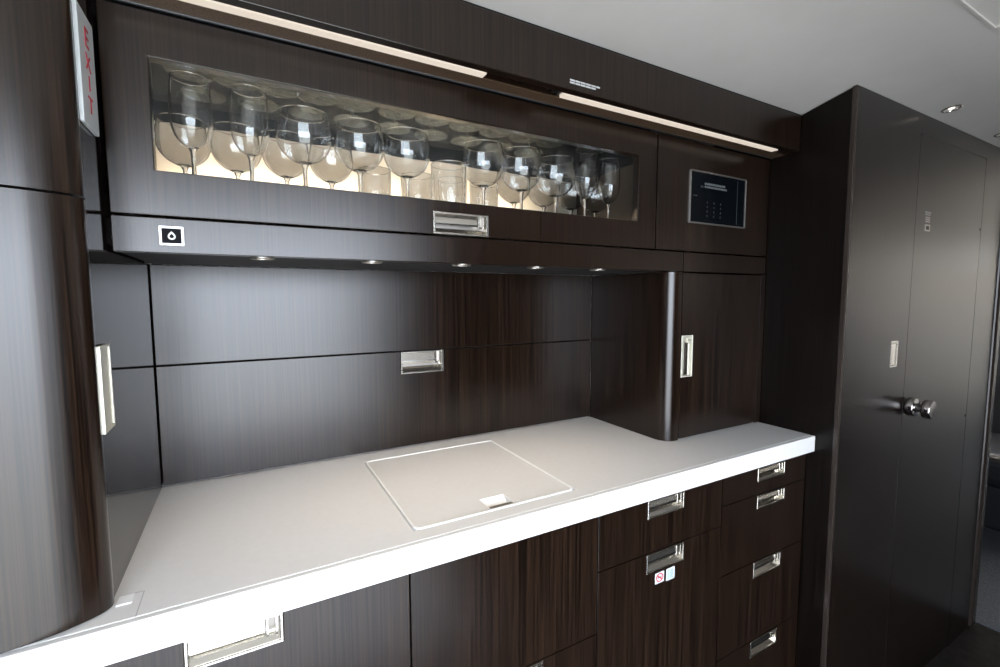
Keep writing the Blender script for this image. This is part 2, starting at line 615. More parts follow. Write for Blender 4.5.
# soffit that carries the strip lights
bm = panel('z', ZS, 0.004, XT - .002, YS + .016, YC + .0, 0.018, [(0.012, 0.551, -0.3585, -0.3400), (0.551, 0.7175, -0.3585, -0.3400), (0.7175, 1.434, -0.3585, -0.3400)])
add_box(bm, 0.004, XT - .002, YS, YS + .016, ZS - .0004, 1.786)
so = struct('trim_4', bm, 'wood', bevel=0.0012)
so['label'] = 'dark wood soffit below the ceiling with a light slot in its underside'
su = obj('lit_underside', panel('z', ZS - .0006, 0.006, XT - .003, -0.3390, YC - .0070, 0.0006), 'underside', so)
su['label'] = 'underside in lighter brown with the strip light glow painted in'
s2 = obj('slot_lining', box(0.012, 1.434, -0.3600, -0.3385, ZS + .0185, ZS + .021), 'gap', so)
s3 = obj('edge_profile', box(0.006, XT - .004, YC - .0068, YC - .0035, ZS - .0022, ZS - .0002), 'alu', so)
s4 = obj('shadow_gap', box(0.004, XT - .002, YS + .001, YS + .012, 1.7862, 1.7893), 'gap', so)

# ------------------------------------------------------------------ left column cabinet with a bowed corner
t = thing('column_cabinet', 'tall dark wood cabinet with rounded corner at the left end of the worktop', 'cabinet', (-0.25, -0.22, ZC))
curve = [(0.0008, -0.394), (0.0022, -0.402), (0.0016, -0.410), (-0.0030, -0.4185), (-0.0100, -0.4245), (-0.0190, -0.4298), (-0.0290, -0.4345),
         (-0.0400, -0.4390), (-0.0520, -0.4425), (-0.0650, -0.4458), (-0.0830, -0.4487), (-0.1100, -0.4515), (-0.160, -0.4535), (-0.52, -0.4540)]


def smooth_curve(c, sub=4):
    out = []
    n = len(c)
    for i in range(n - 1):
        p0, p1, p2, p3 = (Vector(c[max(0, i - 1)]), Vector(c[i]), Vector(c[i + 1]), Vector(c[min(n - 1, i + 2)]))
        for k in range(sub):
            s = k / sub
            q = 0.5 * ((2 * p1) + (p2 - p0) * s + (2 * p0 - 5 * p1 + 4 * p2 - p3) * s * s + (3 * p1 - p0 - 3 * p2 + p3) * s ** 3)
            out.append((q.x, q.y))
    out.append(tuple(c[-1]))
    return out


cc = smooth_curve(curve)
inner = [(-0.52, -0.425), (-0.10, -0.425), (-0.03, -0.405), (-0.018, -0.394)]
d1 = obj('lower_door', prism(cc + inner, ZC + .002, 1.4112, None), 'wood', t, smooth=True)
d2 = obj('upper_door', prism(cc + inner, 1.4142, 1.786, None), 'wood', t, smooth=True)
obj('carcass', prism([(-0.012, -0.395), (-0.035, -0.400), (-0.10, -0.420), (-0.52, -0.420), (-0.52, 0.0), (-0.018, 0.0)], ZC + .001, 1.770), 'carcass', t)
sp = obj('side_panel', panel('x', 0.0, -0.3915, 0.0175, ZC + .0015, 1.765, 0.016), 'wood_gloss', t)
sp['label'] = 'glossy dark side panel mirroring the worktop'
# vertical pull on the edge of the bowed door
bm = bmesh.new()
fh = frame_of('x', 0.0052)
obox(bm, fh, -0.3970, -0.3500, 1.1330, 1.2405, 0.0022, 0.0046)
ring_plate(bm, fh, -0.3970, -0.3500, 1.1330, 1.2405, .0032, 0.0, 0.0024)
obox(bm, fh, -0.3930, -0.3720, 1.1364, 1.2371, 0.0008, 0.0030)
obj('pull_handle', bm, 'nickel_satin', d1, bevel=0.0006)

# ------------------------------------------------------------------ exit sign on the side panel
t = thing('exit_sign', 'white upright exit sign with red letters fixed to the left cabinet side', 'sign', (0.0, -0.337, 1.508))
fx = frame_of('x', 0.0050)
bm = bmesh.new()
rr_plate(bm, fx, (-0.3915, -0.3277, 1.5035, 1.6380), .003, 0.0, 0.0045)
obj('plate', bm, 'plate_white', t, bevel=0.0006)
for ch, zc_, sz in (('E', 1.6085, .033), ('X', 1.5800, .027), ('I', 1.5560, .026), ('T', 1.5300, .028)):
    letters(ch, sz, fx, -0.3600, zc_, -0.0004, 0.0006, 'letter', 'ink_red', t, sx=1.1)

# ------------------------------------------------------------------ niche back panels
t = thing('splashback_cabinet', 'dark wood panelled cabinet front at the back of the worktop niche', 'cabinet', (0.55, 0.01, ZC + .0015))
obj('upper_panel', panel('y', 0.0, 0.0014, XR - .002, 1.1658, 1.362, 0.018), 'wood', t, bevel=0.001)
lp = obj('lower_panel', panel('y', 0.0, 0.0014, XR - .002, ZC + .003, 1.1630, 0.018, [(0.4915, 0.6037, 1.1065, 1.17)]), 'wood', t, bevel=0.001)
pull(lp, 'y', 0.0, 0.4920, 0.6032, 1.1070, 1.1625, label='recessed nickel pull handle at the top of the lower panel')
obj('backing', box(-0.015, XR - .001, 0.0182, 0.0225, ZC + .003, 1.362), 'gap', t)

# ------------------------------------------------------------------ glass fronted upper cabinet
t = thing('display_cabinet', 'dark wood upper cabinet with a long window showing stored glasses', 'cabinet', (0.52, -0.15, ZU))
H_UP = (0.4680, 0.5808, 1.4155, 1.4560)
WIN = (0.0565, 0.9819, 1.4765, 1.6283)
d = obj('door', panel('y', YC, 0.0045, 1.0405, 1.4142, 1.6885, 0.020, [WIN, (H_UP[0] - .0003, H_UP[1] + .0003, 1.40, H_UP[3] + .0003)]), 'wood', t, bevel=0.0012)
bm = bmesh.new()
add_box(bm, WIN[0] + .0008, WIN[1] - .0008, YC + .006, YC + .0085, WIN[2] + .0008, WIN[3] - .0008)
obj('window_pane', bm, 'pane', d)
pull(d, 'y', YC, *H_UP, label='recessed nickel pull handle on the bottom edge of the glazed door')
rail = obj('lower_rail', panel('y', YC, 0.0045, 1.1430, ZU, 1.4108, 0.018), 'wood', t, bevel=0.001)
bm = bmesh.new()
add_box(bm, 0.0064, 1.0405, YC + .0185, -0.0005, 1.4455, 1.4600)      # floor of the glass compartment
add_box(bm, 0.0064, 1.0405, YC + .0210, YC + .0330, 1.6560, 1.7600)      # head rail
add_box(bm, 0.0064, 1.0405, YC + .0210, -0.0005, 1.7765, 1.7840)        # top
add_box(bm, 0.0064, 0.0240, YC + .0215, -0.0005, 1.4605, 1.6885)      # ends
add_box(bm, 1.0250, 1.0405, YC + .0215, -0.0005, 1.4605, 1.6885)
add_box(bm, 0.0245, 1.0245, -0.0130, -0.0005, 1.4605, 1.8400)         # back
obj('carcass', bm, 'inner_dark', t)
obj('underside', box(0.0064, 1.0960, YC + .0185, -0.0005, ZU + .001, ZU + .012), 'carcass', t)
obj('back_liner', box(0.0246, 1.0244, -0.0180, -0.0132, 1.4606, 1.6285), 'cream', t)['label'] = 'cream lower back liner'
obj('side_liner', box(1.0212, 1.0249, -0.2600, -0.0185, 1.4606, 1.6285), 'liner_shaded', t)
obj('glass_shelf', box(0.0250, 1.0205, -0.2640, -0.0190, 1.6480, 1.6540), 'shelf_glass', t)
bm = bmesh.new()
rr_ring(bm, frame_of('y', YC - .0016), (0.0571, 0.0863, 1.3729, 1.3998), .0015, .0030, 0, .0040, 0)
rr_plate(bm, frame_of('y', YC - .0006), (0.0598, 0.0836, 1.3756, 1.3971), .001, 0, .0030, 1)
sw = obj('water_switch', bm, ['stone_rim', 'button_black'], rail)
sw['label'] = 'square black switch with white frame and a white water drop'
# outlined water drop
drop_o, drop_i = [], []
for k in range(28):
    a = 2 * math.pi * k / 28
    rr = 1.0
    x = math.sin(a)
    z = -math.cos(a)
    if z > 0:
        x *= (1 - z) ** 0.55 * (1 + .35 * z)
        z *= 1.55
    drop_o.append((x * .0047, z * .0047))
    drop_i.append((x * .0027, z * .0025))
bm = bmesh.new()
fy = frame_of('y', YC - .0009)
cu_, cv_ = 0.0717, 1.3855
A = [bm.verts.new(fy(cu_ + q[0], cv_ + q[1], 0)) for q in drop_o]
B = [bm.verts.new(fy(cu_ + q[0], cv_ + q[1], 0)) for q in drop_i]
A2 = [bm.verts.new(fy(cu_ + q[0], cv_ + q[1], .0003)) for q in drop_o]
B2 = [bm.verts.new(fy(cu_ + q[0], cv_ + q[1], .0003)) for q in drop_i]
for k in range(28):
    k2 = (k + 1) % 28
    bm.faces.new([A[k], A[k2], B[k2], B[k]])
    bm.faces.new([A2[k], A2[k2], A[k2], A[k]])
    bm.faces.new([B2[k], B[k], B[k2], B2[k2]])
    bm.faces.new([A2[k2], A2[k], B2[k], B2[k2]])
obj('drop_symbol', bm, 'ink_white', rail)

# LED tape lying behind the bottom rail of the window
led = obj('led_tape', box(0.04, 0.85, -0.0890, -0.0830, 1.4602, 1.4630), 'led')
tag(led, 'warm light tape on the cabinet floor behind the stored glasses', 'lamp')
la = bpy.data.lights.new('cabinet_glow', 'AREA')
la.shape = 'RECTANGLE'
la.size, la.size_y = 0.80, 0.008
la.energy = 1.75
la.spread = R(110)
la.color = (1.0, 0.87, 0.72)
lo_ = bpy.data.objects.new('cabinet_glow', la)
COL.objects.link(lo_)
lo_.location = (0.445, -0.0860, 1.4640)
lo_.rotation_euler = (R(180 - 34), 0, 0)
lo_.parent = led
lo_.matrix_parent_inverse = Matrix()

# ------------------------------------------------------------------ control cabinet (right of the display cabinet)
t = thing('control_cabinet', 'dark wood upper cabinet carrying the small black touch screen', 'cabinet', (1.27, -0.15, ZU))
MX = (1.1576, 1.3880, 1.4861, 1.6201)
d = obj('front_panel', panel('y', YC, 1.0445, 1.4965, 1.4142, 1.6885, 0.020, [(MX[0] + .003, MX[1] - .003, MX[2] + .003, MX[3] - .003)]), 'wood', t, bevel=0.0012)
obj('lower_rail', panel('y', YC, 1.1450, 1.4965, ZU, 1.4108, 0.018), 'wood', t, bevel=0.001)
obj('carcass', box(1.0450, 1.4960, YC + .0225, -0.002, 1.415, 1.688), 'carcass', t)
bm = bmesh.new()
rr_ring(bm, frame_of('y', YC - .004), MX, .004, .0040, 0, .012)
cs = obj('control_screen', bm, 'bezel', d, bevel=0.0008)
cs['label'] = 'black touch screen in a thin steel bezel'
bm = bmesh.new()
fy = frame_of('y', YC - .0015)
rr_plate(bm, fy, (MX[0] + .0042, MX[1] - .0042, MX[2] + .0042, MX[3] - .0042), .002, 0, .006, 0)


def screen_row(u, v, w, h, mi, seg):
    x = u
    i = 0
    while x < u + w - .002:
        k = (0.0052, 0.0034, 0.0066, 0.0043)[i % 4] * seg
        obox(bm, fy, x, min(x + k, u + w), v, v + h, -.0002, .0002, mi)
        x += k + .0012
        i += 1


screen_row(1.2150, 1.5870, .0850, .0058, 1, 1.3)
screen_row(1.2150, 1.5795, .0900, .0052, 1, 1.2)
screen_row(1.2000, 1.5790, .0130, .0048, 2, 1.0)
screen_row(1.1720, 1.5555, .0160, .0024, 2, 0.8)
for r_ in range(4):
    for c_ in range(3):
        obox(bm, fy, 1.226 + c_ * .0270, 1.2285 + c_ * .0270, 1.5060 + r_ * .0115, 1.5110 + r_ * .0115, -.0002, .0002, 2)
obox(bm, fy, 1.3500, 1.3515, 1.4950, 1.6120, -.0002, .0002, 2)
obj('display', bm, ['screen', 'screen_text', 'screen_dim'], d)

# ------------------------------------------------------------------ corner cabinet on the worktop
t = thing('corner_cabinet', 'small dark wood cabinet with rounded corner standing on the right end of the worktop', 'cabinet', (1.30, -0.15, ZC))
rad = 0.036
arc = [(XR + rad - rad * math.cos(R(a)), YC + rad - rad * math.sin(R(a))) for a in range(0, 91, 6)]
body = [(XR, -0.0005)] + arc + [(1.1425, YC), (1.1425, YC + .018), (XR + .02, YC + .022), (XR + .018, -0.0005)]
obj('side_panel', prism(body, ZC + .001, ZU - .0018), 'wood', t, smooth=True)
RH = (1.1462, 1.1892, 1.0872, 1.1968)
d = obj('door', panel('y', YC, 1.1450, 1.4770, ZC + .004, ZU - .0040, 0.020, [(RH[0] - .0003, RH[1] + .0003, RH[2] - .0003, RH[3] + .0003)]), 'wood', t, bevel=0.0012)
pull(d, 'y', YC, *RH, vertical=True, label='upright recessed nickel pull handle')
obj('side_frame', box(1.4790, XT - .002, YC, YC + .02, ZC + .001, ZU - .0018), 'wood', t, bevel=0.0008)
obj('carcass', box(1.1430, 1.4960, YC + .0225, -0.003, ZC + .002, ZU - .003), 'carcass', t)

# ------------------------------------------------------------------ worktop and hatch lid
LID = (0.3856, 0.7135, -0.4113, -0.0546)
t = thing('worktop', 'long white worktop with thick front edge', 'worktop', (0.55, -0.22, 0.8765))
YN = -0.4440
obj('slab', panel('Z', ZC, -0.56, XT - .001, YN + .0006, -0.0005, 0.042, [(LID[0] - .0016, LID[1] + .0016, LID[2] - .0016, LID[3] + .0016)]), 'stone', t, bevel=0.0012)
obj('front_edge', box(-0.56, XT - .001, YF, YN, 0.8765, ZC), 'stone', t, bevel=0.0022)
obj('hatch_well', box(LID[0] - .001, LID[1] + .001, LID[2] - .001, LID[3] + .001, 0.878, 0.890), 'stone', t)
bm = bmesh.new()                                              # inlaid lines around the foot of the column
Zf = frame_of('Z', ZC + .0003)
obox(bm, Zf, 0.0085, 0.0305, -0.3885, -0.3877, 0, .0006)
obox(bm, Zf, 0.0297, 0.0305, -0.4435, -0.3885, 0, .0006)
obj('inlay_line', bm, 'ink_grey', t)
bm = bmesh.new()
obox(bm, Zf, 0.0050, 0.0210, -0.4100, -0.3900, -.0012, .0006)
obj('foot_plate', bm, 'stone_rim', t, bevel=0.0006)

t = thing('hatch_lid', 'square white lid with rounded rim set flush into the worktop', 'lid', (0.55, -0.233, 0.9065))
FP = (0.5275, 0.5790, -0.4060, -0.3600)
bm = panel('Z', ZC + .0002, LID[0] + .0034, LID[1] - .0034, LID[2] + .0034, LID[3] - .0034, 0.0135, [FP])
obj('panel', bm, 'stone', t)
bm = bmesh.new()
rr_ring(bm, frame_of('Z', ZC + .0016), LID, .014, .0042, 0, .012)
obj('rim', bm, 'stone_rim', t, bevel=0.0006)['label'] = 'raised bright white rim'
bm = bmesh.new()
fz = frame_of('Z', ZC + .0004)
obox(bm, fz, FP[0], FP[1], FP[2], FP[3], .0110, .0130, 0)
v = [bm.verts.new(fz(*c)) for c in ((FP[0], FP[3], 0.0), (FP[1], FP[3], 0.0), (FP[1], FP[3] - .020, .0108), (FP[0], FP[3] - .020, .0108))]
bm.faces.new(v)
obox(bm, fz, FP[0] + .001, FP[1] - .001, FP[2] + .0005, FP[2] + .0120, .0015, .0045, 1)
ring_plate(bm, fz, FP[0], FP[1], FP[2], FP[3], .0012, 0, .0112, 0)
obj('finger_pull', bm, ['stone_rim', 'bezel'], t)['label'] = 'recessed white finger pull with a metal bar'


# ------------------------------------------------------------------ base units
def base_unit(name, label, x0, x1, fronts):
    t = thing(name, label, 'cabinet', ((x0 + x1) / 2, -0.22, 0.0))
    bm = bmesh.new()
    add_box(bm, x0, x1, YB + .0215, -0.004, 0.085, 0.8725)
    add_box(bm, x0, x1, YB + .06, -0.004, 0.0005, 0.0848)
    obj('carcass', bm, 'carcass', t)
    for kind, z0, z1, hs in fronts:
        g = 0.0012
        hol = [(h[0] - .0003, h[1] + .0003, h[2] - .0003, h[3] + .0003) for h in hs]
        p = obj(kind, panel('y', YB, x0 + g, x1 - g, z0 + g, z1 - g, 0.020, hol), 'wood', t, bevel=0.0010)
        for h in hs:
            pull(p, 'y', YB, *h)
    return t


G1, G2, G3, G4 = 0.3689, 0.7537, 1.1380, 1.4980
base_unit('base_cabinet', 'dark wood base cabinet at the left with one long pull handle under the worktop edge', -0.56, G1,
          [('door', 0.09, 0.8720, [(0.0740, 0.1872, 0.8235, 0.8660)])])
base_unit('base_cabinet', 'plain dark wood base cabinet below the white lid with no handle on its upper front', G1, G2,
          [('door', 0.6184, 0.8720, []), ('drawer', 0.09, 0.6184, [(0.5100, 0.6225, 0.5730, 0.6150)])])
bu = base_unit('base_cabinet', 'dark wood base cabinet with drawer over a door carrying no-smoking sticker', G2, G3,
               [('drawer', 0.7476, 0.8720, [(0.8905, 1.0035, 0.8245, 0.8655)]), ('door', 0.09, 0.7476, [(0.8905, 1.0065, 0.7018, 0.7445)])])
base_unit('drawer_unit', 'dark wood stack of four drawers at the right end under the worktop', G3, G4,
          [('drawer', 0.7941, 0.8720, [(1.2775, 1.3960, 0.8288, 0.8640)]), ('drawer', 0.6164, 0.7941, [(1.2795, 1.3990, 0.7570, 0.7915)]),
           ('drawer', 0.3990, 0.6164, [(1.2760, 1.3945, 0.5725, 0.6145)]), ('drawer', 0.09, 0.3990, [(1.2770, 1.3930, 0.3535, 0.3970)])])
door3 = [c for c in bu.children if c.name.startswith('door')][0]

# two small stickers under the handle
fy = frame_of('y', YB - .0005)
ps = thing('no_smoking_sticker', 'small white sticker with red no-smoking ring under the door handle', 'sticker', (0.9315, YB, 0.672))
bm = bmesh.new()
rr_plate(bm, fy, (0.9172, 0.9455, 0.6712, 0.6955), .002, 0, .0004)
obj('backing', bm, 'plate_white', ps)
bm = bmesh.new()
fq = frame_of('y', YB - .0008)
c0, c1 = 0.9313, 0.6838
N = 32
rings = [[bm.verts.new(fq(c0 + rr * math.cos(2 * math.pi * k / N), c1 + rr * math.sin(2 * math.pi * k / N) * .9, n)) for k in range(N)]
         for rr, n in ((.0112, 0), (.0084, 0), (.0084, .0002), (.0112, .0002))]
for q in range(4):
    X, Y = rings[q], rings[(q + 1) % 4]
    for k in range(N):
        bm.faces.new([X[k], X[(k + 1) % N], Y[(k + 1) % N], Y[k]])
ca, sa = math.cos(R(-42)), math.sin(R(-42))
rot = lambda u, v, n: fq(c0 + u * ca - v * sa, c1 + (u * sa + v * ca) * .9, n)
obox(bm, rot, -.0088, .0088, -.0014, .0014, 0, .0002)
obj('red_ring', bm, 'ink_red', ps)
bm = bmesh.new()
fq2 = frame_of('y', YB - .0007)
obox(bm, fq2, c0 - .0062, c0 + .0035, c1 - .0012, c1 + .0010, 0, .0002)
obox(bm, fq2, c0 + .0042, c0 + .0056, c1 - .0012, c1 + .0010, 0, .0002)
obox(bm, fq2, c0 + .0038, c0 + .0046, c1 + .0016, c1 + .0050, 0, .0002)
obj('cigarette_symbol', bm, 'ink_black', ps)
ps = thing('instruction_sticker', 'small pale blue and white printed sticker right of the no-smoking sticker', 'sticker', (0.966, YB, 0.668))
bm = bmesh.new()
rr_plate(bm, fy, (0.9518, 0.9790, 0.6682, 0.6958), .002, 0, .0004)
obj('backing', bm, 'plate_white', ps)
bm = bmesh.new()
for k in range(6):
    obox(bm, fq2, 0.9550, 0.9625, .6715 + k * .0037, .6737 + k * .0037, 0, .0002)
    obox(bm, fq2, 0.9645, 0.9755 - (k % 2) * .002, .6712 + k * .0037, .6741 + k * .0037, 0, .0002)
obj('print', bm, 'ink_blue', ps)

# ------------------------------------------------------------------ tall unit on the right
t = thing('tall_cabinet', 'floor to ceiling dark wood closet with a narrow flush door at the right', 'cabinet', (2.06, -0.25, 0.0))
XD1, XD2, ZD = 1.8735, 2.3885, 1.7627
# side panel follows the ceiling
bm = bmesh.new()
sidep = [(-0.5050, 0.0008), (0.0, 0.0008), (0.0, 1.780), (-0.30, 1.7850), (-0.377, 1.7880), (-0.5050, 1.8170)]
a = [bm.verts.new((XT, y, z)) for y, z in sidep]
b = [bm.verts.new((XT + .018, y, z)) for y, z in sidep]
bm.faces.new(a)
bm.faces.new(b[::-1])
for k in range(6):
    bm.faces.new([a[k], b[k], b[(k + 1) % 6], a[(k + 1) % 6]])
obj('side_panel', bm, 'wood_shaded', t)
# the face: stiles and head in one frame, notched for the door, the side pull cut in
FH = (1.7690, 1.8125, 1.0935, 1.1695)
obj('face_frame', panel('y', YT, XT + .0095, X_END - .012, 0.0008, 1.8170, 0.018,
                        [(XD1 - .0016, XD2 + .0016, -1, ZD + .0016), (FH[0] - .0003, FH[1] + .0003, FH[2] - .0003, FH[3] + .0003)]), 'wood_tall', t)
obj('corner_bead', box(XT - .0004, XT + .0092, YT - .0006, YT + .0120, 0.0008, 1.8172), 'rubber', t, bevel=0.002)
obj('shadow_gap', box(XT + .002, X_END - .014, YT + .003, YT + .012, 1.8172, 1.8196), 'gap', t)
obj('end_post', box(X_END - .0115, X_END + .040, YT - .010, YT + .060, 0.0008, 1.8120), 'rubber', t, bevel=0.014, seg=5)['label'] = 'dark bronze rounded end post'
obj('carcass', box(XT + .019, X_END - .02, YT + .030, -0.004, 0.001, 1.69), 'carcass', t)
d = obj('door', panel('y', YT, XD1 + .0004, XD2 - .0004, 0.0045, ZD - .0004, 0.020), 'wood_tall', t, bevel=0.001)
# knob: two polished drums on a shank
kx, kz = 1.8955, 0.9670
bm = lathe([(0, -.002), (.0120, -.002), (.0120, .0030), (.0250, .0045), (.0282, .0070), (.0282, .0215), (.0265, .0240), (.0130, .0250), (.0115, .0330),
            (.0130, .0415), (.0255, .0425), (.0278, .0450), (.0278, .0600), (.0255, .0630), (0, .0635)], (kx, YT, kz), axis='y', n=40)
obj('knob', bm, 'chrome', d, smooth=True)['label'] = 'polished double-drum door knob'
bm = bmesh.new()
fd = frame_of('y', YT - .0006)
for k, (w, h) in enumerate(((.040, .0042), (.036, .0036))):
    obox(bm, fd, 1.9350, 1.9350 + w, 1.5445 - k * .0062, 1.5445 - k * .0062 + h, 0, .0006, 0)
for k in range(3):
    obox(bm, fd, 1.9400, 1.9705, 1.5300 - k * .0060, 1.5335 - k * .0060, 0, .0006, 1)
obj('placard_print', bm, ['ink_grey', 'ink_pink'], d)['label'] = 'small lines of pale print on the door'
bm = bmesh.new()
ring_plate(bm, frame_of('y', YT - .0020), 1.9380, 1.9710, 1.4915, 1.5110, .0042, 0, .003, 0)
obox(bm, frame_of('y', YT - .0006), 1.9420, 1.9670, 1.4955, 1.5070, 0, .001, 1)
obj('occupancy_indicator', bm, ['bezel', 'ink_black'], d)['label'] = 'small square indicator with dark window'
for z in (1.5250, 0.875):
    bm = bmesh.new()
    obox(bm, frame_of('y', YT - .0010), XD2 - .0145, XD2 - .0040, z - .004, z + .004, 0, .0012)
    obj('hinge_pin', bm, 'ink_black', d)
# upright flush plate left of the door
bm = bmesh.new()
fp = frame_of('y', YT)
ring_plate(bm, fp, *FH, .0036, -.0016, .010)
obox(bm, fp, FH[0] + .0036, FH[1] - .0036, FH[2] + .0036, FH[3] - .0036, .0075, .010)
obox(bm, fp, FH[0] + .012, FH[1] - .0055, FH[2] + .0055, FH[3] - .0085, .0010, .0085)
obj('flush_latch', bm, 'nickel', t, bevel=0.0006)['label'] = 'upright nickel flush latch beside the door'

# ------------------------------------------------------------------ light strips, spots, downlights
STRIPS = [(0.0135, 0.5490, 'long warm light strip in the soffit above the window, left of the open slot'),
          (0.7195, 1.4325, 'warm light strip in the soffit at the right, beyond the open slot')]
for x0, x1, lab in STRIPS:
    t = thing('strip_light', lab, 'lamp', ((x0 + x1) / 2, -0.349, ZS), 'strip lights in the soffit')
    obj('diffuser', box(x0, x1, -0.3575, -0.3410, ZS - .0016, ZS + .0060), 'strip', t)
    obj('housing', box(x0, x1, -0.3580, -0.3405, ZS + .0062, ZS + .0180), 'alu', t)
t = thing('connector_block', 'small dark connector inside the open slot between the two light strips', 'connector', (0.70, -0.349, ZS + .002))
bm = bmesh.new()
add_box(bm, 0.700, 0.712, -0.3570, -0.3415, ZS + .004, ZS + .017)
add_box(bm, 0.684, 0.692, -0.3555, -0.3430, ZS + .006, ZS + .017)
obj('block', bm, 'carcass', t, bevel=0.0008)
obj('lug', box(0.7125, 0.7160, -0.3570, -0.3415, ZS + .002, ZS + .0165), 'bezel', t)

ORD = ['first', 'second', 'third', 'fourth', 'fifth', 'sixth', 'seventh', 'eighth', 'ninth', 'tenth', 'eleventh', 'twelfth', 'thirteenth']
for i in range(5):
    x = 0.187 + 0.1765 * i
    y = -0.262
    t = thing('under_cabinet_spotlight', 'small round warm spotlight under the display cabinet, %s from the left' % ORD[i], 'lamp', (x, y, ZU), 'spotlights under the display cabinet')
    obj('bezel', lathe([(.0125, .0012), (.0132, -.0018), (.0165, -.0026), (.0188, -.0010), (.0188, .0009), (.0125, .0009)], (x, y, ZU), n=28, closed=True), 'bezel', t, smooth=True)
    obj('lens', lathe([(0, -.0012), (.0065, -.0010), (.0124, .0002), (.0124, .0009), (0, .0009)], (x, y, ZU), n=24), 'spot_lens', t, smooth=True)
    l = bpy.data.lights.new('spot_beam', 'SPOT')
    l.energy = 1.5
    l.color = (1.0, 0.86, 0.68)
    l.spot_size = R(110)
    l.spot_blend = 0.9
    l.shadow_soft_size = 0.012
    o = bpy.data.objects.new('spot_beam', l)
    COL.objects.link(o)
    o.parent = t
    o.location = (0, 0, -0.006)


def ceil_z(y):
    for (y0, z0), (y1, z1) in zip(prof, prof[1:]):
        if y1 <= y <= y0:
            return z0 + (z1 - z0) * (y - y0) / (y1 - y0)
    return 1.84


DL = [(1.9270, -0.5520, 'round metal ceiling downlight above the closet door'),
      (2.3500, -0.5520, 'round metal ceiling downlight at the far right edge, beyond the one above the closet door')]
for x, y, lab in DL:
    z = ceil_z(y)
    sl = math.atan2(ceil_z(y - .02) - ceil_z(y + .02), .04)
    t = thing('ceiling_downlight', lab, 'lamp', (x, y, z), 'ceiling downlights')
    t.rotation_euler = (-sl, 0, 0)

    def dl(name, pr, mat):
        bm = lathe(pr, (0, 0, 0), n=28, closed=True)
        me_o = obj(name, bm, mat, None, smooth=True)
        me_o.parent = t
    dl('bezel', [(.0165, .0010), (.0172, -.0020), (.0205, -.0028), (.0225, -.0010), (.0225, .0010)], 'nickel')
    dl('reflector', [(.0172, .0005), (.0100, .0020), (.0100, .0030), (.0172, .0030)], 'chrome')
    bm = lathe([(0, -.0010), (.0060, -.0006), (.0098, .0010), (.0098, .0020), (0, .0020)], (0, 0, 0), n=20)
    o = obj('lens', bm, 'ceil_lens', None, smooth=True)
    o.parent = t

# ------------------------------------------------------------------ placard print on the soffit
t = thing('placard', 'two tiny lines of white lettering on the soffit above the right light strip', 'sign', (0.755, YS, 1.704))
fy = frame_of('y', YS - .0004)
for (u, v, w) in ((0.7175, 1.7088, .0740), (0.7175, 1.7042, .0640)):
    bm = bmesh.new()
    x, i = u, 0
    while x < u + w:
        k = (.0016, .0012, .0020, .0014, .0011)[i % 5]
        obox(bm, fy, x, x + k, v, v + .0030, 0, .0003)
        x += k + (.0016 if i % 6 == 5 else .0005)
        i += 1
    obj('text_line', bm, 'ink_white', t)

# ------------------------------------------------------------------ glasses
SH = 1.4600                    # cabinet floor
GOBLET = dict(foot=.0330, stem=.0640, bowl=[(.0032, .0640), (.0120, .0668), (.0240, .0730), (.0345, .0830), (.0412, .0950), (.0438, .1080), (.0430, .1220), (.0410, .1350), (.0388, .1460)])
TULIP = dict(foot=.0310, stem=.0700, bowl=[(.0032, .0700), (.0090, .0725), (.0175, .0790), (.0245, .0900), (.0285, .1050), (.0298, .1220), (.0294, .1400), (.0280, .1580), (.0262, .1760)])
FLUTE = dict(foot=.0300, stem=.0660, bowl=[(.0030, .0660), (.0085, .0695), (.0165, .0770), (.0230, .0890), (.0262, .1040), (.0272, .1220), (.0268, .1420), (.0258, .1600), (.0245, .1740)])


def shell(pts, th=.0013):
    inn = [(max(r - th, .0), z + (th * 1.4 if k < 3 else 0)) for k, (r, z) in enumerate(pts)]
    inn[0] = (0, pts[0][1] + th * 3)
    return [(0, pts[0][1])] + pts + inn[::-1]


def resample(pts, sub=3):
    return smooth_curve([tuple(p) for p in pts], sub)


def torus(bm, R0, z, r0, mi, n=40, m=8):
    lathe([(R0 + r0 * math.cos(2 * math.pi * k / m), z + r0 * math.sin(2 * math.pi * k / m)) for k in range(m)], (0, 0, 0), n=n, bm=bm, mi=mi, closed=True)


PROTO = {}


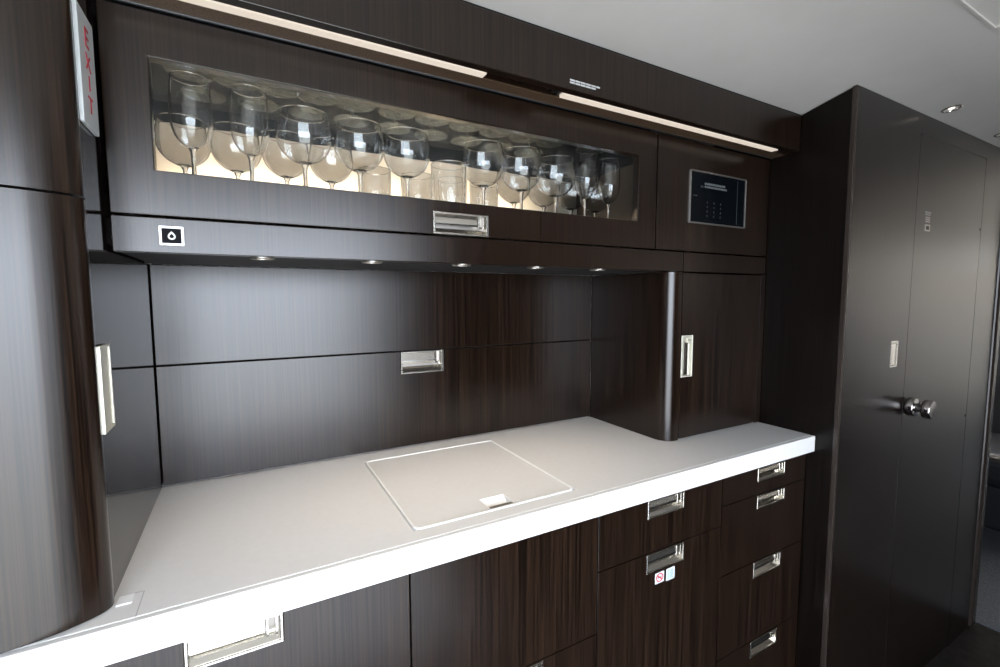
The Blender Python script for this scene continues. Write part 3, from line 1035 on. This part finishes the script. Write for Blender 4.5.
def proto_glass(kind):
    """unit meshes of one kind of glass, standing at the origin"""
    if kind in PROTO:
        return PROTO[kind]
    res = []
    if kind == 'tumbler':
        outer = [(.0300, .0), (.0315, .0015), (.0322, .012), (.0330, .030), (.0340, .060), (.0347, .080), (.0350, .1000)]
        bm = lathe([(0, .0)] + outer + [(.0338, .1000), (.0333, .080), (.0325, .060), (.0312, .030), (.0300, .0175), (.0270, .0150), (0, .0145)], (0, 0, 0), n=36)
        torus(bm, .0344, .1002, .0009, 1)
        res.append(('wall', bm, ['glass', 'glass_rim']))
        bm = bmesh.new()                                         # cut flutes round the heavy base
        for k in range(18):
            a = 2 * math.pi * k / 18
            c, s = math.cos(a), math.sin(a)
            fr = lambda u, v, n, c=c, s=s: Vector((c * (.0322 - n) - s * u, s * (.0322 - n) + c * u, v))
            obox(bm, fr, -.0026, .0026, .0015, .0210, 0, .0020)
        res.append(('cut_base', bm, 'glass_foot'))
    else:
        g = dict(goblet=GOBLET, tulip=TULIP, flute=FLUTE)[kind]
        f, st = g['foot'], g['stem']
        bm = lathe(shell(resample(g['bowl'])), (0, 0, 0), n=40)
        rt_, zt_ = g['bowl'][-1]
        torus(bm, rt_ - .0005, zt_ + .0002, .0009, 1)
        res.append(('bowl', bm, ['glass', 'glass_rim']))
        bm = lathe([(.0042, .0105), (.0034, .020), (.0031, st * .6), (.0036, st - .006), (.0062, st - .0005)], (0, 0, 0), n=16)
        res.append(('stem', bm, 'glass_foot'))
        bm = lathe([(0, 0), (f - .0012, 0), (f, .0010), (f - .0010, .0020), (f * .6, .0042), (f * .25, .0080), (.0046, .0105), (0, .0105)], (0, 0, 0), n=40)
        torus(bm, f - .0012, .0010, .0013, 1)
        torus(bm, .0062, .0006, .0012, 1)
        res.append(('foot', bm, ['glass', 'glass_rim']))
    out = []
    for nm, bm, mt in res:
        o = obj(nm, bm, mt, None, smooth=True)
        out.append(o)
    PROTO[kind] = out
    return out


KINDNAME = dict(goblet='wine_goblet', tulip='tulip_wine_glass', flute='flute_glass', tumbler='tumbler')
USED = set()


def place_glass(kind, x, y, z, label, group, scale=1.0, sz=None):
    t = thing(KINDNAME[kind], label, 'glass', (x, y, z), group)
    t.scale = (scale, scale, sz or scale)
    parts = proto_glass(kind)
    if kind not in USED:
        USED.add(kind)
        for p in parts:
            p.parent = t
    else:
        for p in parts:
            c = p.copy()
            COL.objects.link(c)
            c.parent = t


FRONT = [('tulip', .0985, 'slender stemmed glass at the left end of the front row in the cabinet window', .98),
         ('tulip', .1780, 'slender stemmed glass second from the left in the front row of the window', .97),
         ('goblet', .2595, 'wide wine goblet in the front row just right of the two slender glasses', 1.02),
         ('goblet', .3525, 'middle of three wide wine goblets left of the tumbler in the front row', 1.0),
         ('goblet', .4405, 'wide wine goblet directly left of the front row tumbler', 1.0),
         ('tumbler', .5260, 'short tumbler with cut base in the front row between two goblets', 1.0),
         ('goblet', .6040, 'wide wine goblet directly right of the front row tumbler', 1.02),
         ('goblet', .6965, 'wide wine goblet second to the right of the front row tumbler', 1.03),
         ('goblet', .7900, 'wine goblet in the front row just left of the two flutes', 1.0),
         ('flute', .8745, 'tall flute glass in the front row beside the goblets at the right', 1.04),
         ('flute', .9480, 'tall flute glass at the far right end of the front row', 0.96)]
for k, x, lab, s in FRONT:
    place_glass(k, x, -0.2350, SH, lab, 'glasses in the front row of the display cabinet', s)
SECOND = [('goblet', .0795), ('goblet', .1575), ('goblet', .2375), ('goblet', .3170), ('tumbler', .4000), ('tumbler', .4890), ('tumbler', .5700),
          ('tumbler', .6500), ('goblet', .7300), ('goblet', .8160), ('goblet', .9010), ('goblet', .9800)]
for i, (k, x) in enumerate(SECOND):
    nm = 'tumbler' if k == 'tumbler' else 'wine goblet'
    place_glass(k, x, -0.1480, SH, '%s in the second row behind, %s from the left' % (nm, ORD[i]), 'glasses in the second row of the display cabinet', .92 if k == 'goblet' else .95)
UP1 = [.0980, .1640, .2237, .2883, .3535, .4326, .5060, .5790, .6508, .7240, .7960]
for i, x in enumerate(UP1):
    place_glass('goblet', x, -0.2050, 1.6542, 'glass on the upper glass shelf, %s foot from the left in the front row' % ORD[i], 'glasses on the upper glass shelf', 1.08, .80)
for i in range(9):
    place_glass('goblet', 0.110 + .085 * i, -0.1180, 1.6542, 'glass on the upper glass shelf, %s foot from the left in the back row' % ORD[i], 'glasses on the upper glass shelf', 1.08, .80)

# ------------------------------------------------------------------ beyond the closet: aisle seat
t = thing('cabin_seat', 'black leather seat half hidden beyond the closet at the right edge', 'seat', (3.75, -0.32, 0.006))
bm = bmesh.new()
add_box(bm, 3.45, 4.05, -0.56, -0.06, 0.10, 0.33)
obj('base', bm, 'leather', t, bevel=0.02)
obj('cushion', box(3.40, 4.05, -0.57, -0.05, 0.335, 0.50), 'leather', t, bevel=0.05, seg=4)
bm = prism([(3.95, 0.44), (4.12, 0.46), (4.30, 1.12), (4.20, 1.16), (4.10, 1.10)], -0.56, -0.06)
for q in bm.verts:
    q.co = Vector((q.co.x, q.co.z, q.co.y))
obj('backrest', bm, 'leather', t, bevel=0.04, seg=4)
obj('armrest', box(3.50, 4.02, -0.63, -0.575, 0.52, 0.60), 'leather', t, bevel=0.02, seg=3)
bm = bmesh.new()
add_box(bm, 3.42, 4.05, -0.592, -0.578, 0.21, 0.222)
add_box(bm, 3.42, 4.05, -0.592, -0.578, 0.245, 0.252)
obj('trim_rail', bm, 'bezel', t, bevel=0.002)
obj('tag', box(3.44, 3.52, -0.588, -0.5705, 0.12, 0.155), 'plate_white', t)


# ------------------------------------------------------------------ unseen wash lamp added beyond the closet to brighten its reflections
val = thing('added_wash_light', 'unseen long wash light added in the cabin beyond the closet', 'lamp', (6.0, -0.03, 1.60))
obj('added_ledge', box(3.2, 8.8, -0.10, 0.028, 1.585, 1.600), 'sidewall', val)
obj('added_tube', box(3.3, 8.7, -0.06, -0.04, 1.6005, 1.612), 'strip', val)
wl = bpy.data.lights.new('added_cabin_wash', 'AREA')
wl.shape = 'RECTANGLE'
wl.size, wl.size_y = 5.4, 0.05
wl.energy = 105
wl.color = (1.0, 0.93, 0.84)
wo = bpy.data.objects.new('added_cabin_wash', wl)
COL.objects.link(wo)
wo.parent = val
wo.location = (0, -0.02, 0.02)
wo.rotation_euler = (R(180 + 40), 0, 0)
